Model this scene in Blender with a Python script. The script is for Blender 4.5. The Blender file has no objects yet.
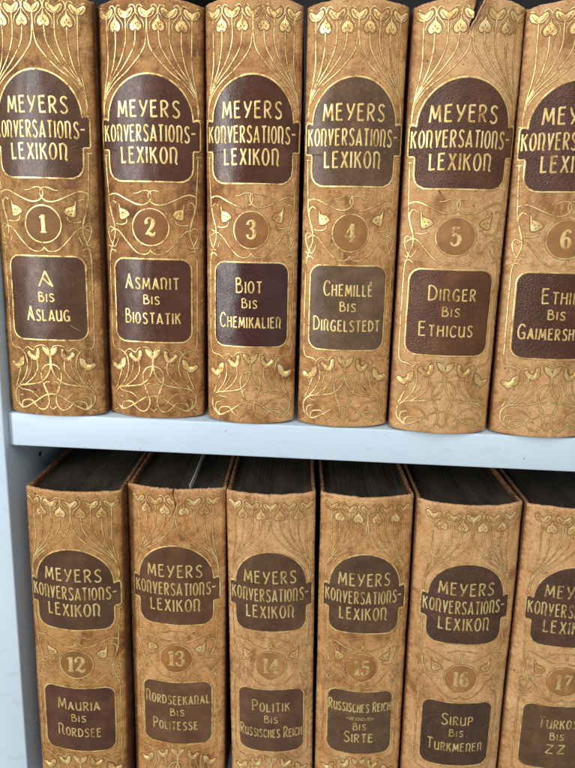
import bpy, math, random
from mathutils import Vector, Matrix, noise
C = bpy.context.scene
COL = C.collection

# ------------------------------------------------------------------ camera
F_PX, PPX, PPY = 508.59, 284.02, 316.18
PITCH, YAW, ROLL = 0.17745, -0.03528, 0.03163
cam_data = bpy.data.cameras.new('camera')
cam = bpy.data.objects.new('camera', cam_data)
COL.objects.link(cam)
cam_data.sensor_fit = 'HORIZONTAL'
cam_data.sensor_width = 36.0
cam_data.lens = 36.0 * F_PX / 575.0
cam_data.shift_x = (287.5 - PPX) / 575.0
cam_data.shift_y = (PPY - 384.0) / 575.0
cam_data.clip_start = 0.01
cam_data.clip_end = 50
cp, sp = math.cos(PITCH), math.sin(PITCH)
cy, sy = math.cos(YAW), math.sin(YAW)
fwd = Vector((sy * cp, cy * cp, -sp))
r0 = Vector((cy, -sy, 0))
u0 = r0.cross(fwd)
rgt = math.cos(ROLL) * r0 + math.sin(ROLL) * u0
upv = -math.sin(ROLL) * r0 + math.cos(ROLL) * u0
m = Matrix((rgt, upv, -fwd)).transposed().to_4x4()
m.translation = Vector((0.17898, -0.31807, 0.12885))
cam.matrix_world = m
C.camera = cam

# ------------------------------------------------------------------ light
world = bpy.data.worlds.new('World')
C.world = world
world.use_nodes = True
world.node_tree.nodes['Background'].inputs[0].default_value = (0.90, 0.95, 1.0, 1)
world.node_tree.nodes['Background'].inputs[1].default_value = 0.22


def area(name, loc, target, sx, sz, power, col):
    d = bpy.data.lights.new(name, 'AREA')
    d.shape = 'RECTANGLE'
    d.size, d.size_y = sx, sz
    d.energy = power
    d.color = col
    o = bpy.data.objects.new(name, d)
    COL.objects.link(o)
    o.location = loc
    o.rotation_euler = (Vector(target) - Vector(loc)).to_track_quat('-Z', 'Y').to_euler()
    return o


area('window_light', (-0.93, -1.38, 0.34), (0.2, 0, -0.08), 0.38, 1.5, 33, (0.97, 0.98, 1.0))
area('overhead_fill', (0.45, -1.15, 1.45), (0.2, 0, -0.1), 1.6, 1.0, 19, (0.98, 0.98, 1.0))  # added fill, standing in for bounce from above
area('right_fill', (1.3, -2.0, -0.1), (0.2, 0, -0.2), 1.6, 1.6, 4, (1.0, 0.97, 0.93))  # weak fill added from the right
C.view_settings.view_transform = 'Standard'
C.view_settings.look = 'None'
C.view_settings.exposure = 0.0
C.view_settings.gamma = 1.0

MM = 0.001


# ------------------------------------------------------------------ materials
class NT:
    def __init__(s, name):
        s.m = bpy.data.materials.new(name)
        s.m.use_nodes = True
        s.t = s.m.node_tree
        s.b = s.t.nodes['Principled BSDF']

    def n(s, typ, **kw):
        nd = s.t.nodes.new(typ)
        for k, v in kw.items():
            if k.startswith('i_'):
                key = k[2:]
                key = int(key) if key.isdigit() else key.replace('_', ' ')
                nd.inputs[key].default_value = v
            else:
                setattr(nd, k, v)
        return nd

    def l(s, a, b):
        s.t.links.new(a, b)

    def coords(s, seed=0.0, scale=(1, 1, 1)):
        tc = s.n('ShaderNodeTexCoord')
        mp = s.n('ShaderNodeMapping')
        mp.inputs['Location'].default_value = (seed * 3.17, seed * 1.31, seed * 2.23)
        mp.inputs['Scale'].default_value = scale
        s.l(tc.outputs['Object'], mp.inputs['Vector'])
        return mp.outputs['Vector']

    def noise(s, vec, scale, detail=4, rough=0.6):
        nd = s.n('ShaderNodeTexNoise')
        nd.inputs['Scale'].default_value = scale
        nd.inputs['Detail'].default_value = detail
        nd.inputs['Roughness'].default_value = rough
        s.l(vec, nd.inputs['Vector'])
        return nd.outputs['Fac']

    def ramp(s, fac, stops, interp='LINEAR'):
        r = s.n('ShaderNodeValToRGB')
        r.color_ramp.interpolation = interp
        e = r.color_ramp.elements
        while len(e) < len(stops):
            e.new(0.5)
        for el, (p, c) in zip(e, stops):
            el.position = p
            el.color = (c, c, c, 1) if isinstance(c, (int, float)) else (*c, 1)
        s.l(fac, r.inputs['Fac'])
        return r.outputs['Color']

    def mix(s, fac, a, b, blend='MIX'):
        nd = s.n('ShaderNodeMix', data_type='RGBA', blend_type=blend)
        for sock, v in ((nd.inputs[0], fac), (nd.inputs[6], a), (nd.inputs[7], b)):
            if isinstance(v, (int, float)):
                sock.default_value = v
            elif isinstance(v, tuple):
                sock.default_value = (*v, 1)
            else:
                s.l(v, sock)
        return nd.outputs[2]

    def math(s, op, a, b):
        nd = s.n('ShaderNodeMath', operation=op)
        for sock, v in ((nd.inputs[0], a), (nd.inputs[1], b)):
            if isinstance(v, (int, float)):
                sock.default_value = v
            else:
                s.l(v, sock)
        return nd.outputs[0]

    def bump(s, h, strength, dist, prev=None):
        b = s.n('ShaderNodeBump')
        b.inputs['Strength'].default_value = strength
        b.inputs['Distance'].default_value = dist
        s.l(h, b.inputs['Height'])
        if prev:
            s.l(prev, b.inputs['Normal'])
        return b.outputs['Normal']

    def out(s, color=None, rough=None, normal=None, metallic=None, spec=None):
        for k, v in (('Base Color', color), ('Roughness', rough), ('Normal', normal), ('Metallic', metallic), ('Specular IOR Level', spec)):
            if v is None:
                continue
            if isinstance(v, (int, float)):
                s.b.inputs[k].default_value = v
            elif isinstance(v, tuple):
                s.b.inputs[k].default_value = (*v, 1)
            else:
                s.l(v, s.b.inputs[k])
        return s.m


def leather(name, tan, dark, light, seed, mottle):
    t = NT(name)
    v = t.coords(seed)
    blot = t.noise(v, 34, 9, 0.66)
    c = t.ramp(blot, [(0.36, dark), (0.38 + 0.11 * mottle, tan), (0.66, light)])
    # dark cloudy stains of old calf, large and small
    st = t.noise(t.coords(seed + 2.1), 52, 7, 0.72)
    c = t.mix(t.ramp(st, [(0.51, 0.0), (0.64, min(0.85, 0.78 * mottle))]), c, tuple(x * y for x, y in zip(tan, (0.36, 0.30, 0.28))))
    st2 = t.noise(t.coords(seed + 3.3), 150, 6, 0.75)
    c = t.mix(t.ramp(st2, [(0.52, 0.0), (0.64, 0.45 + 0.35 * mottle)]), c, tuple(x * y for x, y in zip(tan, (0.45, 0.36, 0.32))))
    # rubbed, paler places
    v2 = t.coords(seed + 5, (1, 1, 0.30))
    ru = t.noise(v2, 130, 7, 0.75)
    c = t.mix(t.ramp(ru, [(0.49, 0.0), (0.66, 0.80)]), c, light)
    # fine speckle and pinholes
    sp_ = t.noise(v, 850, 4, 0.75)
    c = t.mix(t.ramp(sp_, [(0.34, 0.62), (0.48, 0.0)]), c, tuple(x * 0.42 for x in tan))
    c = t.mix(t.ramp(sp_, [(0.58, 0.0), (0.74, 0.35)]), c, tuple(min(1, x * 1.25) for x in light))
    pin = t.noise(t.coords(seed + 7), 260, 2, 0.5)
    c = t.mix(t.ramp(pin, [(0.725, 0.0), (0.76, 0.85)]), c, (0.045, 0.018, 0.010))
    sp2 = t.noise(t.coords(seed + 9), 560, 2, 0.6)
    c = t.mix(t.ramp(sp2, [(0.66, 0.0), (0.72, 0.65)]), c, (0.70, 0.46, 0.18))
    # worn rim (attribute set on the mesh near head, tail and joints)
    at = t.n('ShaderNodeAttribute', attribute_name='wear')
    w = t.math('ADD', at.outputs['Fac'], t.math('MULTIPLY', t.math('SUBTRACT', ru, 0.5), 1.3))
    c = t.mix(t.ramp(w, [(0.42, 0.0), (0.9, 0.8)]), c, tuple(x * y for x, y in zip(tan, (0.40, 0.27, 0.22))))
    at2 = t.n('ShaderNodeAttribute', attribute_name='rubbed')
    w2 = t.math('ADD', at2.outputs['Fac'], t.math('MULTIPLY', t.math('SUBTRACT', sp_, 0.5), 2.2))
    c = t.mix(t.ramp(w2, [(0.6, 0.0), (0.95, 0.75)]), c, (0.60, 0.36, 0.19))
    vor = t.n('ShaderNodeTexVoronoi')
    vor.inputs['Scale'].default_value = 1100
    t.l(v, vor.inputs['Vector'])
    nrm = t.bump(vor.outputs['Distance'], 0.30, 0.0004)
    nrm = t.bump(t.noise(v, 330, 8, 0.75), 0.9, 0.0008, nrm)
    nrm = t.bump(t.noise(v, 75, 3, 0.5), 0.35, 0.0015, nrm)
    ro = t.ramp(ru, [(0.3, 0.42), (0.7, 0.62)])
    return t.out(c, ro, nrm, spec=0.25)


def label_leather(name, base, seed, grain, rough, scuff):
    t = NT(name)
    v = t.coords(seed)
    n1 = t.noise(v, 60, 6, 0.65)
    base = (base[0] * 1.45, base[1] * 1.38, base[2] * 1.08)
    c = t.ramp(n1, [(0.3, tuple(x * 0.65 for x in base)), (0.55, base), (0.8, tuple(min(1, x * 1.7) for x in base))])
    n2 = t.noise(v, 520, 4, 0.7)
    c = t.mix(t.ramp(n2, [(0.55, 0.0), (0.78, scuff)]), c, (0.27, 0.18, 0.12))
    vor = t.n('ShaderNodeTexVoronoi')
    vor.inputs['Scale'].default_value = 1250
    t.l(v, vor.inputs['Vector'])
    nrm = t.bump(vor.outputs['Distance'], grain, 0.00045)
    nrm = t.bump(t.noise(v, 1500, 3, 0.6), 0.08 + grain * 0.35, 0.0003, nrm)
    nrm = t.bump(t.noise(v, 110, 4, 0.6), 0.14, 0.0008, nrm)
    ro = t.ramp(n2, [(0.3, rough - 0.08), (0.7, rough + 0.10)])
    return t.out(c, ro, nrm, spec=0.32)


def groove_material(seed, tan):  # burnished tone that also paints the shade edge of the tooling
    return plain('burnished_shaded_leather', tuple(x * y for x, y in zip(tan, (0.42, 0.34, 0.28))), 0.5, seed, 0.5, 300, 0.3)


def gold(name, seed, worn, leath, met0=0.62):
    t = NT(name)
    v = t.coords(seed)
    n1 = t.noise(v, 140, 5, 0.65)
    n2 = t.noise(v, 900, 4, 0.7)
    c = t.ramp(n1, [(0.33, (0.48, 0.29, 0.08)), (0.5, (0.84, 0.58, 0.21)), (0.68, (0.96, 0.76, 0.38))])
    mk = t.math('ADD', t.math('MULTIPLY', n1, 0.45), t.math('MULTIPLY', n2, 0.55))
    lo = 0.34 + worn * 0.2
    k = t.ramp(mk, [(lo, 1.0), (lo + 0.07, 0.0)])          # 1 where the leaf has rubbed off
    c = t.mix(k, c, leath)
    met = t.math('SUBTRACT', met0, t.math('MULTIPLY', k, met0 - 0.04))
    ro = t.ramp(n2, [(0.3, 0.34), (0.7, 0.52)])
    nrm = t.bump(t.noise(v, 420, 3, 0.6), 0.4, 0.0004)
    return t.out(c, ro, nrm, met)


def plain(name, base, rough, seed=0.0, var=0.12, scale=60, bump=0.05, stretch=(1, 1, 1)):
    t = NT(name)
    v = t.coords(seed, stretch)
    n1 = t.noise(v, scale, 6, 0.6)
    c = t.ramp(n1, [(0.3, tuple(x * (1 - var) for x in base)), (0.7, tuple(min(1, x * (1 + var)) for x in base))])
    nrm = t.bump(t.noise(v, scale * 8, 4, 0.6), bump, 0.0006)
    return t.out(c, rough, nrm, spec=0.4)


def paint_material():
    t = NT('white_paint')
    v = t.coords(1.0)
    n1 = t.noise(v, 9, 4, 0.5)
    c = t.ramp(n1, [(0.3, (0.475, 0.580, 0.650)), (0.7, (0.535, 0.640, 0.705))])
    sm = t.noise(t.coords(4.0, (0.3, 1, 1)), 160, 4, 0.7)
    c = t.mix(t.ramp(sm, [(0.58, 0.0), (0.76, 0.40)]), c, (0.36, 0.40, 0.42))
    sk = t.noise(t.coords(8.0), 480, 2, 0.5)
    c = t.mix(t.ramp(sk, [(0.73, 0.0), (0.77, 0.6)]), c, (0.17, 0.15, 0.13))
    nrm = t.bump(t.noise(v, 420, 3, 0.55), 0.10, 0.0006)
    return t.out(c, 0.42, nrm, spec=0.4)


def board_material():
    """dark leather over the boards, its turned-in top edge rubbed through to paler hide"""
    t = NT('board_rim_leather')
    v = t.coords(4.0)
    n1 = t.noise(v, 120, 6, 0.7)
    c = t.ramp(n1, [(0.32, (0.075, 0.030, 0.014)), (0.55, (0.17, 0.075, 0.032)), (0.75, (0.27, 0.135, 0.060))])
    at = t.n('ShaderNodeAttribute', attribute_name='rubbed')
    w = t.math('ADD', t.math('MULTIPLY', at.outputs['Fac'], 0.55), t.math('MULTIPLY', t.math('SUBTRACT', t.noise(v, 420, 5, 0.75), 0.5), 2.4))
    c = t.mix(t.ramp(w, [(0.45, 0.0), (0.9, 0.85)]), c, (0.42, 0.235, 0.115))
    nrm = t.bump(t.noise(v, 500, 6, 0.7), 0.6, 0.0006)
    return t.out(c, 0.6, nrm, spec=0.25)


def page_material():
    """dark dyed page edges: uneven leaves, dusty patches"""
    t = NT('dyed_page_edges')
    n1 = t.noise(t.coords(2.0, (1, 0.03, 1)), 520, 6, 0.75)
    n2 = t.noise(t.coords(3.0, (1, 0.35, 1)), 70, 6, 0.7)
    c = t.ramp(n1, [(0.3, (0.018, 0.014, 0.010)), (0.55, (0.034, 0.026, 0.017)), (0.8, (0.070, 0.052, 0.034))])
    c = t.mix(t.ramp(n2, [(0.48, 0.0), (0.72, 0.6)]), c, (0.085, 0.068, 0.048))
    nrm = t.bump(n1, 0.5, 0.0006)
    nrm = t.bump(n2, 0.4, 0.001, nrm)
    return t.out(c, 0.62, nrm, spec=0.25)


PAINT = paint_material()
PAGES = page_material()
BOARD = plain('board_leather', (0.16, 0.065, 0.028), 0.55, 3.0, 0.45, 160, 0.25)
BOARD_RUB = board_material()
LINING = plain('dark_spine_lining', (0.030, 0.018, 0.012), 0.8, 7.0, 0.4, 300, 0.5)
BACK = plain('shaded_back_panel', (0.035, 0.034, 0.036), 0.7, 11.0)  # near-black colour stands in for the deep shade behind the books
HOLE = plain('dark_hole', (0.02, 0.02, 0.022), 0.8)
PAPER = plain('paper', (0.50, 0.47, 0.42), 0.8, 6.0)
SCRATCH_DARK = plain('dark_scratch', (0.02, 0.013, 0.01), 0.7)
SCRATCH_PALE = plain('pale_scratch', (0.34, 0.24, 0.17), 0.7)


# ------------------------------------------------------------------ helpers
def mesh_obj(name, verts, faces, mat, parent=None, smooth=True, attrs=None):
    me = bpy.data.meshes.new(name)
    me.from_pydata(verts, [], faces)
    me.update()
    if smooth:
        me.polygons.foreach_set('use_smooth', [True] * len(me.polygons))
    for k, vals in (attrs or {}).items():
        a = me.attributes.new(k, 'FLOAT', 'POINT')
        a.data.foreach_set('value', vals)
    mats = mat if isinstance(mat, (list, tuple)) else [mat]
    for q in mats:
        me.materials.append(q)
    o = bpy.data.objects.new(name, me)
    COL.objects.link(o)
    if parent:
        o.parent = parent
    return o


def rounded_box(name, lo, hi, r, mat, parent=None, seg=3):
    import bmesh
    bm = bmesh.new()
    bmesh.ops.create_cube(bm, size=1)
    for v in bm.verts:
        v.co = Vector([lo[i] + (v.co[i] + 0.5) * (hi[i] - lo[i]) for i in range(3)])
    bmesh.ops.bevel(bm, geom=bm.edges[:], offset=r, segments=seg, profile=0.5, affect='EDGES')
    me = bpy.data.meshes.new(name)
    bm.to_mesh(me)
    bm.free()
    me.polygons.foreach_set('use_smooth', [True] * len(me.polygons))
    try:
        me.set_sharp_from_angle(angle=math.radians(50))
    except Exception:
        pass
    me.materials.append(mat)
    o = bpy.data.objects.new(name, me)
    COL.objects.link(o)
    if parent:
        o.parent = parent
    return o


def catmull(P, step=0.6, closed=False):
    """P: list of (s, v, w)."""
    n = len(P)
    out = []
    rng = range(n) if closed else range(n - 1)
    for i in rng:
        if closed:
            a, b, c, d = P[(i - 1) % n], P[i], P[(i + 1) % n], P[(i + 2) % n]
        else:
            b, c = P[i], P[i + 1]
            a = P[i - 1] if i > 0 else tuple(2 * b[k] - c[k] for k in range(3))
            d = P[i + 2] if i + 2 < n else tuple(2 * c[k] - b[k] for k in range(3))
        L = math.hypot(c[0] - b[0], c[1] - b[1])
        k = max(1, int(math.ceil(L / step)))
        for j in range(k):
            t = j / k
            out.append(tuple(0.5 * (2 * b[q] + (c[q] - a[q]) * t + (2 * a[q] - 5 * b[q] + 4 * c[q] - d[q]) * t * t
                                    + (-a[q] + 3 * b[q] - 3 * c[q] + d[q]) * t ** 3) for q in range(3)))
    if not closed:
        out.append(P[-1])
    return out


def linear(P, step=0.5):
    out = []
    for b, c in zip(P, P[1:]):
        L = math.hypot(c[0] - b[0], c[1] - b[1])
        k = max(1, int(math.ceil(L / step)))
        for j in range(k):
            t = j / k
            out.append(tuple(b[q] + (c[q] - b[q]) * t for q in range(3)))
    out.append(P[-1])
    return out


class Sheet:
    """collects ribbons and small filled shapes laid on a book's spine surface"""

    def __init__(s, book, sx=1.0):
        s.b, s.sx = book, sx
        s.v, s.f = [], []
        s.k = 0
        s.under = None

    def ribbon(s, pts, z, h=0.10, closed=False):
        s.k += 1
        z = z + 0.012 * (s.k % 7)
        n = len(pts)
        if n < 2:
            return
        base = len(s.v)
        keep = []
        for i, (x, y, w) in enumerate(pts):
            a = pts[i - 1] if (i > 0 or closed) else pts[i]
            c = pts[(i + 1) % n] if (i < n - 1 or closed) else pts[i]
            tx, ty = c[0] - a[0], c[1] - a[1]
            L = math.hypot(tx, ty) or 1
            px, py = -ty / L, tx / L
            w = max(w, 0.08)
            for q, zz in ((0.5, z), (0.0, z + h), (-0.5, z)):
                s.v.append(s.b.S((x + px * w * q) * s.sx, y + py * w * q, zz))
            keep.append(not s.b.in_crack(x * s.sx, y))
        for i in range(n if closed else n - 1):
            j = (i + 1) % n
            if not (keep[i] and keep[j]):
                continue
            a, b = base + 3 * i, base + 3 * j
            s.f.append((a + 1, b + 1, b, a))
            s.f.append((a + 2, b + 2, b + 1, a + 1))

    def groove(s, R, extra, closed=False):
        """dark edging along the gilding: heat-darkened leather plus painted shade of the pressed line"""
        if s.under is None:
            return
        g = s.under
        k = g.k
        g.ribbon([(x, y, w + extra) for x, y, w in R], 0.045 - 0.012 * ((k + 1) % 7) + 0.003 * (k % 9), 0.015, closed)

    def curve(s, P, w=0.75, z=0.10, closed=False, taper=0.0, mirror=False, h=0.06):
        Q = [(p[0], p[1], (p[2] if len(p) > 2 else w) * 0.88) for p in P]
        R = catmull(Q, 0.7, closed)
        if taper and not closed:
            n = len(R)
            R = [(x, y, ww * (1 - taper * max(0, (i / (n - 1) - 0.6) / 0.4))) for i, (x, y, ww) in enumerate(R)]
        s.ribbon(R, z, h, closed)
        s.groove(R, 0.55, closed)
        if mirror:
            s.groove([(-x, y, ww) for x, y, ww in R][::-1], 0.55)
            s.ribbon([(-x, y, ww) for x, y, ww in R][::-1], z, h, closed)

    def fill(s, P, z=0.14, mirror=False, smooth=True, h=0.09):
        """filled petal: outline plus a raised middle ring"""
        Q = [(p[0], p[1], 0) for p in P]
        R = [(x, y) for x, y, _ in catmull(Q, 0.6, True)]
        for sg in ((1, -1) if mirror else (1,)):
            pts = [(x * sg, y) for x, y in R]
            area_ = sum(a[0] * b[1] - b[0] * a[1] for a, b in zip(pts, pts[1:] + pts[:1]))
            if area_ < 0:
                pts.reverse()
            s.k += 1
            zz = z + 0.012 * (s.k % 7)
            cx = sum(p[0] for p in pts) / len(pts)
            cy_ = sum(p[1] for p in pts) / len(pts)
            if s.b.in_crack(cx * s.sx, cy_, 1.5):
                continue
            s.groove([(x, y, 0.1) for x, y in pts], 1.0, True)
            b0 = len(s.v)
            n = len(pts)
            for x, y in pts:
                s.v.append(s.b.S(x * s.sx, y, zz))
            for x, y in pts:
                s.v.append(s.b.S((x * 0.8 + cx * 0.2) * s.sx, y * 0.8 + cy_ * 0.2, zz + h * 0.6))
            for i in range(n):
                j = (i + 1) % n
                s.f.append((b0 + i, b0 + j, b0 + n + j, b0 + n + i))
            s.f.append(tuple(range(b0 + n, b0 + 2 * n)))

    def disc(s, x, y, r, z):
        b0 = len(s.v)
        n = 40
        s.v.append(s.b.S(x, y, z))
        rings = [0.33, 0.66, 0.95, 1.0]
        for q in rings:
            for i in range(n):
                a = 2 * math.pi * i / n
                s.v.append(s.b.S((x + r * q * math.cos(a)) * s.sx, y + r * q * math.sin(a), z if q < 1 else z - 0.12))
        for i in range(n):
            s.f.append((b0, b0 + 1 + i, b0 + 1 + (i + 1) % n))
        for k in range(3):
            for i in range(n):
                a, b = b0 + 1 + k * n + i, b0 + 1 + k * n + (i + 1) % n
                s.f.append((a, a + n, b + n, b))

    def panel(s, prof, z):
        """prof: list of (v, halfwidth) from bottom to top"""
        N = 44
        b0 = len(s.v)
        rows = [prof[0]] + list(prof) + [prof[-1]]
        for r, (v, hw) in enumerate(rows):
            rim = r in (0, len(rows) - 1)
            for i in range(N + 3):
                if i in (0, N + 2):
                    u, zz = (-1 if i == 0 else 1), z - 0.14
                else:
                    u, zz = -1 + 2 * (i - 1) / N, z
                if rim:
                    zz = z - 0.14
                s.v.append(s.b.S(u * hw * s.sx, v, zz))
        W = N + 3
        for r in range(len(rows) - 1):
            for i in range(W - 1):
                a = b0 + r * W + i
                s.f.append((a, a + 1, a + W + 1, a + W))

    def build(s, name, mat, parent):
        return mesh_obj(name, s.v, s.f, mat, parent)


# ------------------------------------------------------------------ drawn lettering (strokes in a unit box, y 0..1)
def arc(cx, cy_, rx, ry, a0, a1, n=9):
    return [(cx + rx * math.cos(math.radians(a0 + (a1 - a0) * i / (n - 1))), cy_ + ry * math.sin(math.radians(a0 + (a1 - a0) * i / (n - 1)))) for i in range(n)]


def c(*p): return ('c', list(p))
def l(*p): return ('l', list(p))


S_CURVE = [(0.44, 0.86), (0.33, 0.98), (0.17, 0.97), (0.06, 0.84), (0.09, 0.66), (0.25, 0.52), (0.41, 0.37), (0.45, 0.18), (0.33, 0.03), (0.15, 0.01), (0.02, 0.14)]
GL = {
    'A': (0.56, [l((0, 0), (0.30, 1)), l((0.27, 1), (0.56, 0)), l((0.09, 0.22), (0.49, 0.22))]),
    'a': (0.56, [l((0, 0), (0.28, 1)), l((0.27, 1), (0.56, 0)), c((0.17, 0.55), (0.36, 0.25), (0.56, 0.02))]),
    'B': (0.46, [l((0.02, 0), (0.0, 1)), c((0.0, 0.98), (0.24, 0.97), (0.33, 0.80), (0.25, 0.62), (0.02, 0.56)), c((0.04, 0.57), (0.32, 0.54), (0.46, 0.32), (0.36, 0.06), (0.02, 0.01))]),
    'C': (0.50, [('c', [(0.48, 0.82), (0.38, 0.96), (0.22, 0.99), (0.06, 0.80), (0.0, 0.5), (0.06, 0.18), (0.22, 0.01), (0.40, 0.05), (0.50, 0.18)])]),
    'D': (0.52, [l((0.02, 0), (0.0, 1)), c((0.0, 0.98), (0.24, 0.95), (0.45, 0.74), (0.51, 0.46), (0.40, 0.14), (0.02, 0.01))]),
    'E': (0.42, [l((0.02, 0), (0.0, 1)), l((0.0, 0.97), (0.38, 0.99)), l((0.0, 0.56), (0.33, 0.58)), l((0.02, 0.02), (0.42, 0.04))]),
    'G': (0.52, [('c', [(0.48, 0.84), (0.38, 0.97), (0.22, 0.99), (0.06, 0.80), (0.0, 0.5), (0.06, 0.16), (0.22, 0.01), (0.38, 0.03), (0.50, 0.14)]), l((0.50, 0.0), (0.50, 0.42)), l((0.28, 0.42), (0.52, 0.42))]),
    'H': (0.50, [l((0.0, 0), (0.02, 1)), l((0.49, 0), (0.47, 1)), l((0.0, 0.55), (0.48, 0.57))]),
    'I': (0.02, [l((0.01, 0), (0.0, 1))]),
    'K': (0.47, [l((0.02, 0), (0.0, 1)), c((0.44, 1.0), (0.25, 0.74), (0.03, 0.50)), c((0.14, 0.60), (0.32, 0.34), (0.47, 0.0))]),
    'L': (0.38, [l((0.0, 1), (0.02, 0)), l((0.0, 0.02), (0.38, 0.05))]),
    'M': (0.66, [l((0.0, 0), (0.09, 1)), c((0.09, 1.0), (0.20, 0.62), (0.33, 0.20)), c((0.33, 0.20), (0.46, 0.62), (0.58, 1.0)), l((0.58, 1), (0.66, 0))]),
    'N': (0.50, [l((0.02, 0), (0.0, 1)), c((0.0, 0.90), (0.12, 0.99), (0.27, 0.99), (0.42, 0.86), (0.46, 0.60), (0.42, 0.30), (0.40, 0.10), (0.50, -0.04))]),
    'n': (0.52, [l((0.02, 0), (0.0, 1)), c((-0.06, 0.93), (0.10, 0.99), (0.28, 0.99), (0.40, 0.88), (0.43, 0.70), (0.38, 0.46), (0.38, 0.22), (0.52, 0.0))]),
    'O': (0.50, [('o', arc(0.25, 0.5, 0.25, 0.5, 90, 450, 17)[:-1])]),
    'P': (0.44, [l((0.02, 0), (0.0, 1)), c((0.0, 0.98), (0.26, 0.98), (0.43, 0.82), (0.38, 0.58), (0.20, 0.47), (0.02, 0.46))]),
    'R': (0.47, [l((0.02, 0), (0.0, 1)), c((0.0, 0.98), (0.26, 0.98), (0.42, 0.82), (0.36, 0.60), (0.18, 0.48), (0.02, 0.47)), c((0.17, 0.48), (0.30, 0.26), (0.47, 0.0))]),
    'S': (0.46, [('c', S_CURVE)]),
    'T': (0.48, [l((0.0, 0.98), (0.48, 1.0)), l((0.24, 0.98), (0.25, 0))]),
    'U': (0.50, [c((0.0, 1.0), (0.0, 0.5), (0.04, 0.14), (0.18, 0.01), (0.34, 0.06), (0.47, 0.24)), l((0.47, 1.0), (0.49, 0.0))]),
    'V': (0.46, [c((0.0, 1.0), (0.10, 0.56), (0.20, 0.16)), c((0.46, 1.0), (0.34, 0.58), (0.22, 0.22), (0.18, 0.0))]),
    'X': (0.48, [l((0.0, 0), (0.46, 1)), l((0.02, 1), (0.48, 0))]),
    'Y': (0.52, [c((0.0, 1.0), (0.10, 0.66), (0.26, 0.42)), c((0.52, 1.0), (0.38, 0.58), (0.24, 0.24), (0.12, 0.0))]),
    'Z': (0.46, [l((0.02, 0.98), (0.45, 0.98)), l((0.44, 0.98), (0.0, 0.03)), l((0.0, 0.03), (0.46, 0.03))]),
    '-': (0.36, [l((-0.06, 0.56), (0.36, 0.58))]),
    '(': (0.16, [c((0.14, 1.0), (0.0, 0.5), (0.14, 0.0))]),
    ')': (0.16, [c((0.0, 1.0), (0.14, 0.5), (0.0, 0.0))]),
    '~': (0.60, [c((0.0, 0.45), (0.15, 0.65), (0.3, 0.5), (0.45, 0.35), (0.6, 0.55))]),
    'É': (0.42, [l((0.02, 0), (0.0, 1)), l((0.0, 0.97), (0.38, 0.99)), l((0.0, 0.56), (0.33, 0.58)), l((0.02, 0.02), (0.42, 0.04)), l((0.16, 1.12), (0.32, 1.30))]),
    ' ': (0.22, []),
}
W_ = 0.15
W = 0.21
# numerals: strokes with thick and thin parts (x, y, width)
DG = {
    '1': (0.34, [('l', [(0.19, 0.0, W), (0.19, 0.97, W)]), ('c', [(0.19, 0.94, 0.12), (0.10, 0.86, 0.11), (0.0, 0.82, 0.08)]), ('l', [(0.02, 0.03, 0.07), (0.36, 0.03, 0.07)])]),
    '2': (0.50, [('c', [(0.06, 0.66, 0.20), (0.04, 0.80, 0.16), (0.13, 0.95, 0.08), (0.28, 0.97, 0.10), (0.40, 0.86, 0.19), (0.41, 0.68, 0.22), (0.31, 0.46, 0.17), (0.14, 0.24, 0.10), (0.03, 0.07, 0.08)]), ('c', [(0.03, 0.10, 0.10), (0.16, 0.16, 0.17), (0.32, 0.06, 0.19), (0.44, 0.06, 0.13), (0.52, 0.22, 0.06)])]),
    '3': (0.48, [('c', [(0.05, 0.76, 0.18), (0.09, 0.90, 0.10), (0.22, 0.98, 0.09), (0.37, 0.92, 0.17), (0.41, 0.77, 0.19), (0.34, 0.60, 0.13), (0.18, 0.54, 0.07)]), ('c', [(0.18, 0.55, 0.07), (0.35, 0.50, 0.14), (0.44, 0.32, 0.21), (0.38, 0.10, 0.17), (0.22, 0.02, 0.09), (0.08, 0.09, 0.10), (0.04, 0.24, 0.18)])]),
    '4': (0.52, [('l', [(0.37, 0.0, W), (0.37, 0.98, W)]), ('l', [(0.35, 0.97, 0.08), (0.0, 0.29, 0.09)]), ('l', [(0.0, 0.28, 0.12), (0.54, 0.28, 0.12)]), ('l', [(0.22, 0.03, 0.07), (0.52, 0.03, 0.07)])]),
    '5': (0.48, [('l', [(0.10, 0.50, 0.08), (0.10, 0.97, 0.08)]), ('l', [(0.08, 0.92, 0.16), (0.43, 0.92, 0.16)]), ('c', [(0.10, 0.50, 0.08), (0.22, 0.61, 0.11), (0.37, 0.55, 0.18), (0.44, 0.34, 0.21), (0.36, 0.10, 0.16), (0.20, 0.02, 0.09), (0.07, 0.08, 0.11), (0.05, 0.20, 0.16)])]),
    '6': (0.48, [('c', [(0.42, 0.84, 0.16), (0.34, 0.96, 0.09), (0.20, 0.92, 0.12), (0.08, 0.68, 0.20), (0.06, 0.34, 0.21), (0.14, 0.08, 0.14), (0.26, 0.02, 0.09), (0.39, 0.12, 0.16), (0.43, 0.32, 0.19), (0.36, 0.52, 0.14), (0.24, 0.57, 0.08), (0.10, 0.46, 0.08)])]),
    '7': (0.46, [('l', [(0.0, 0.92, 0.16), (0.44, 0.92, 0.16)]), ('l', [(0.01, 0.96, 0.06), (0.01, 0.76, 0.05)]), ('c', [(0.43, 0.92, 0.10), (0.30, 0.62, 0.13), (0.20, 0.30, 0.19), (0.17, 0.0, 0.22)])]),
}


def text_width(txt, cap, small, gap):
    x = 0
    for i, ch in enumerate(txt):
        h = cap if (i == 0 or txt[i - 1] == ' ') else small
        x += GL[ch][0] * h + gap
    return x - gap


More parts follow.
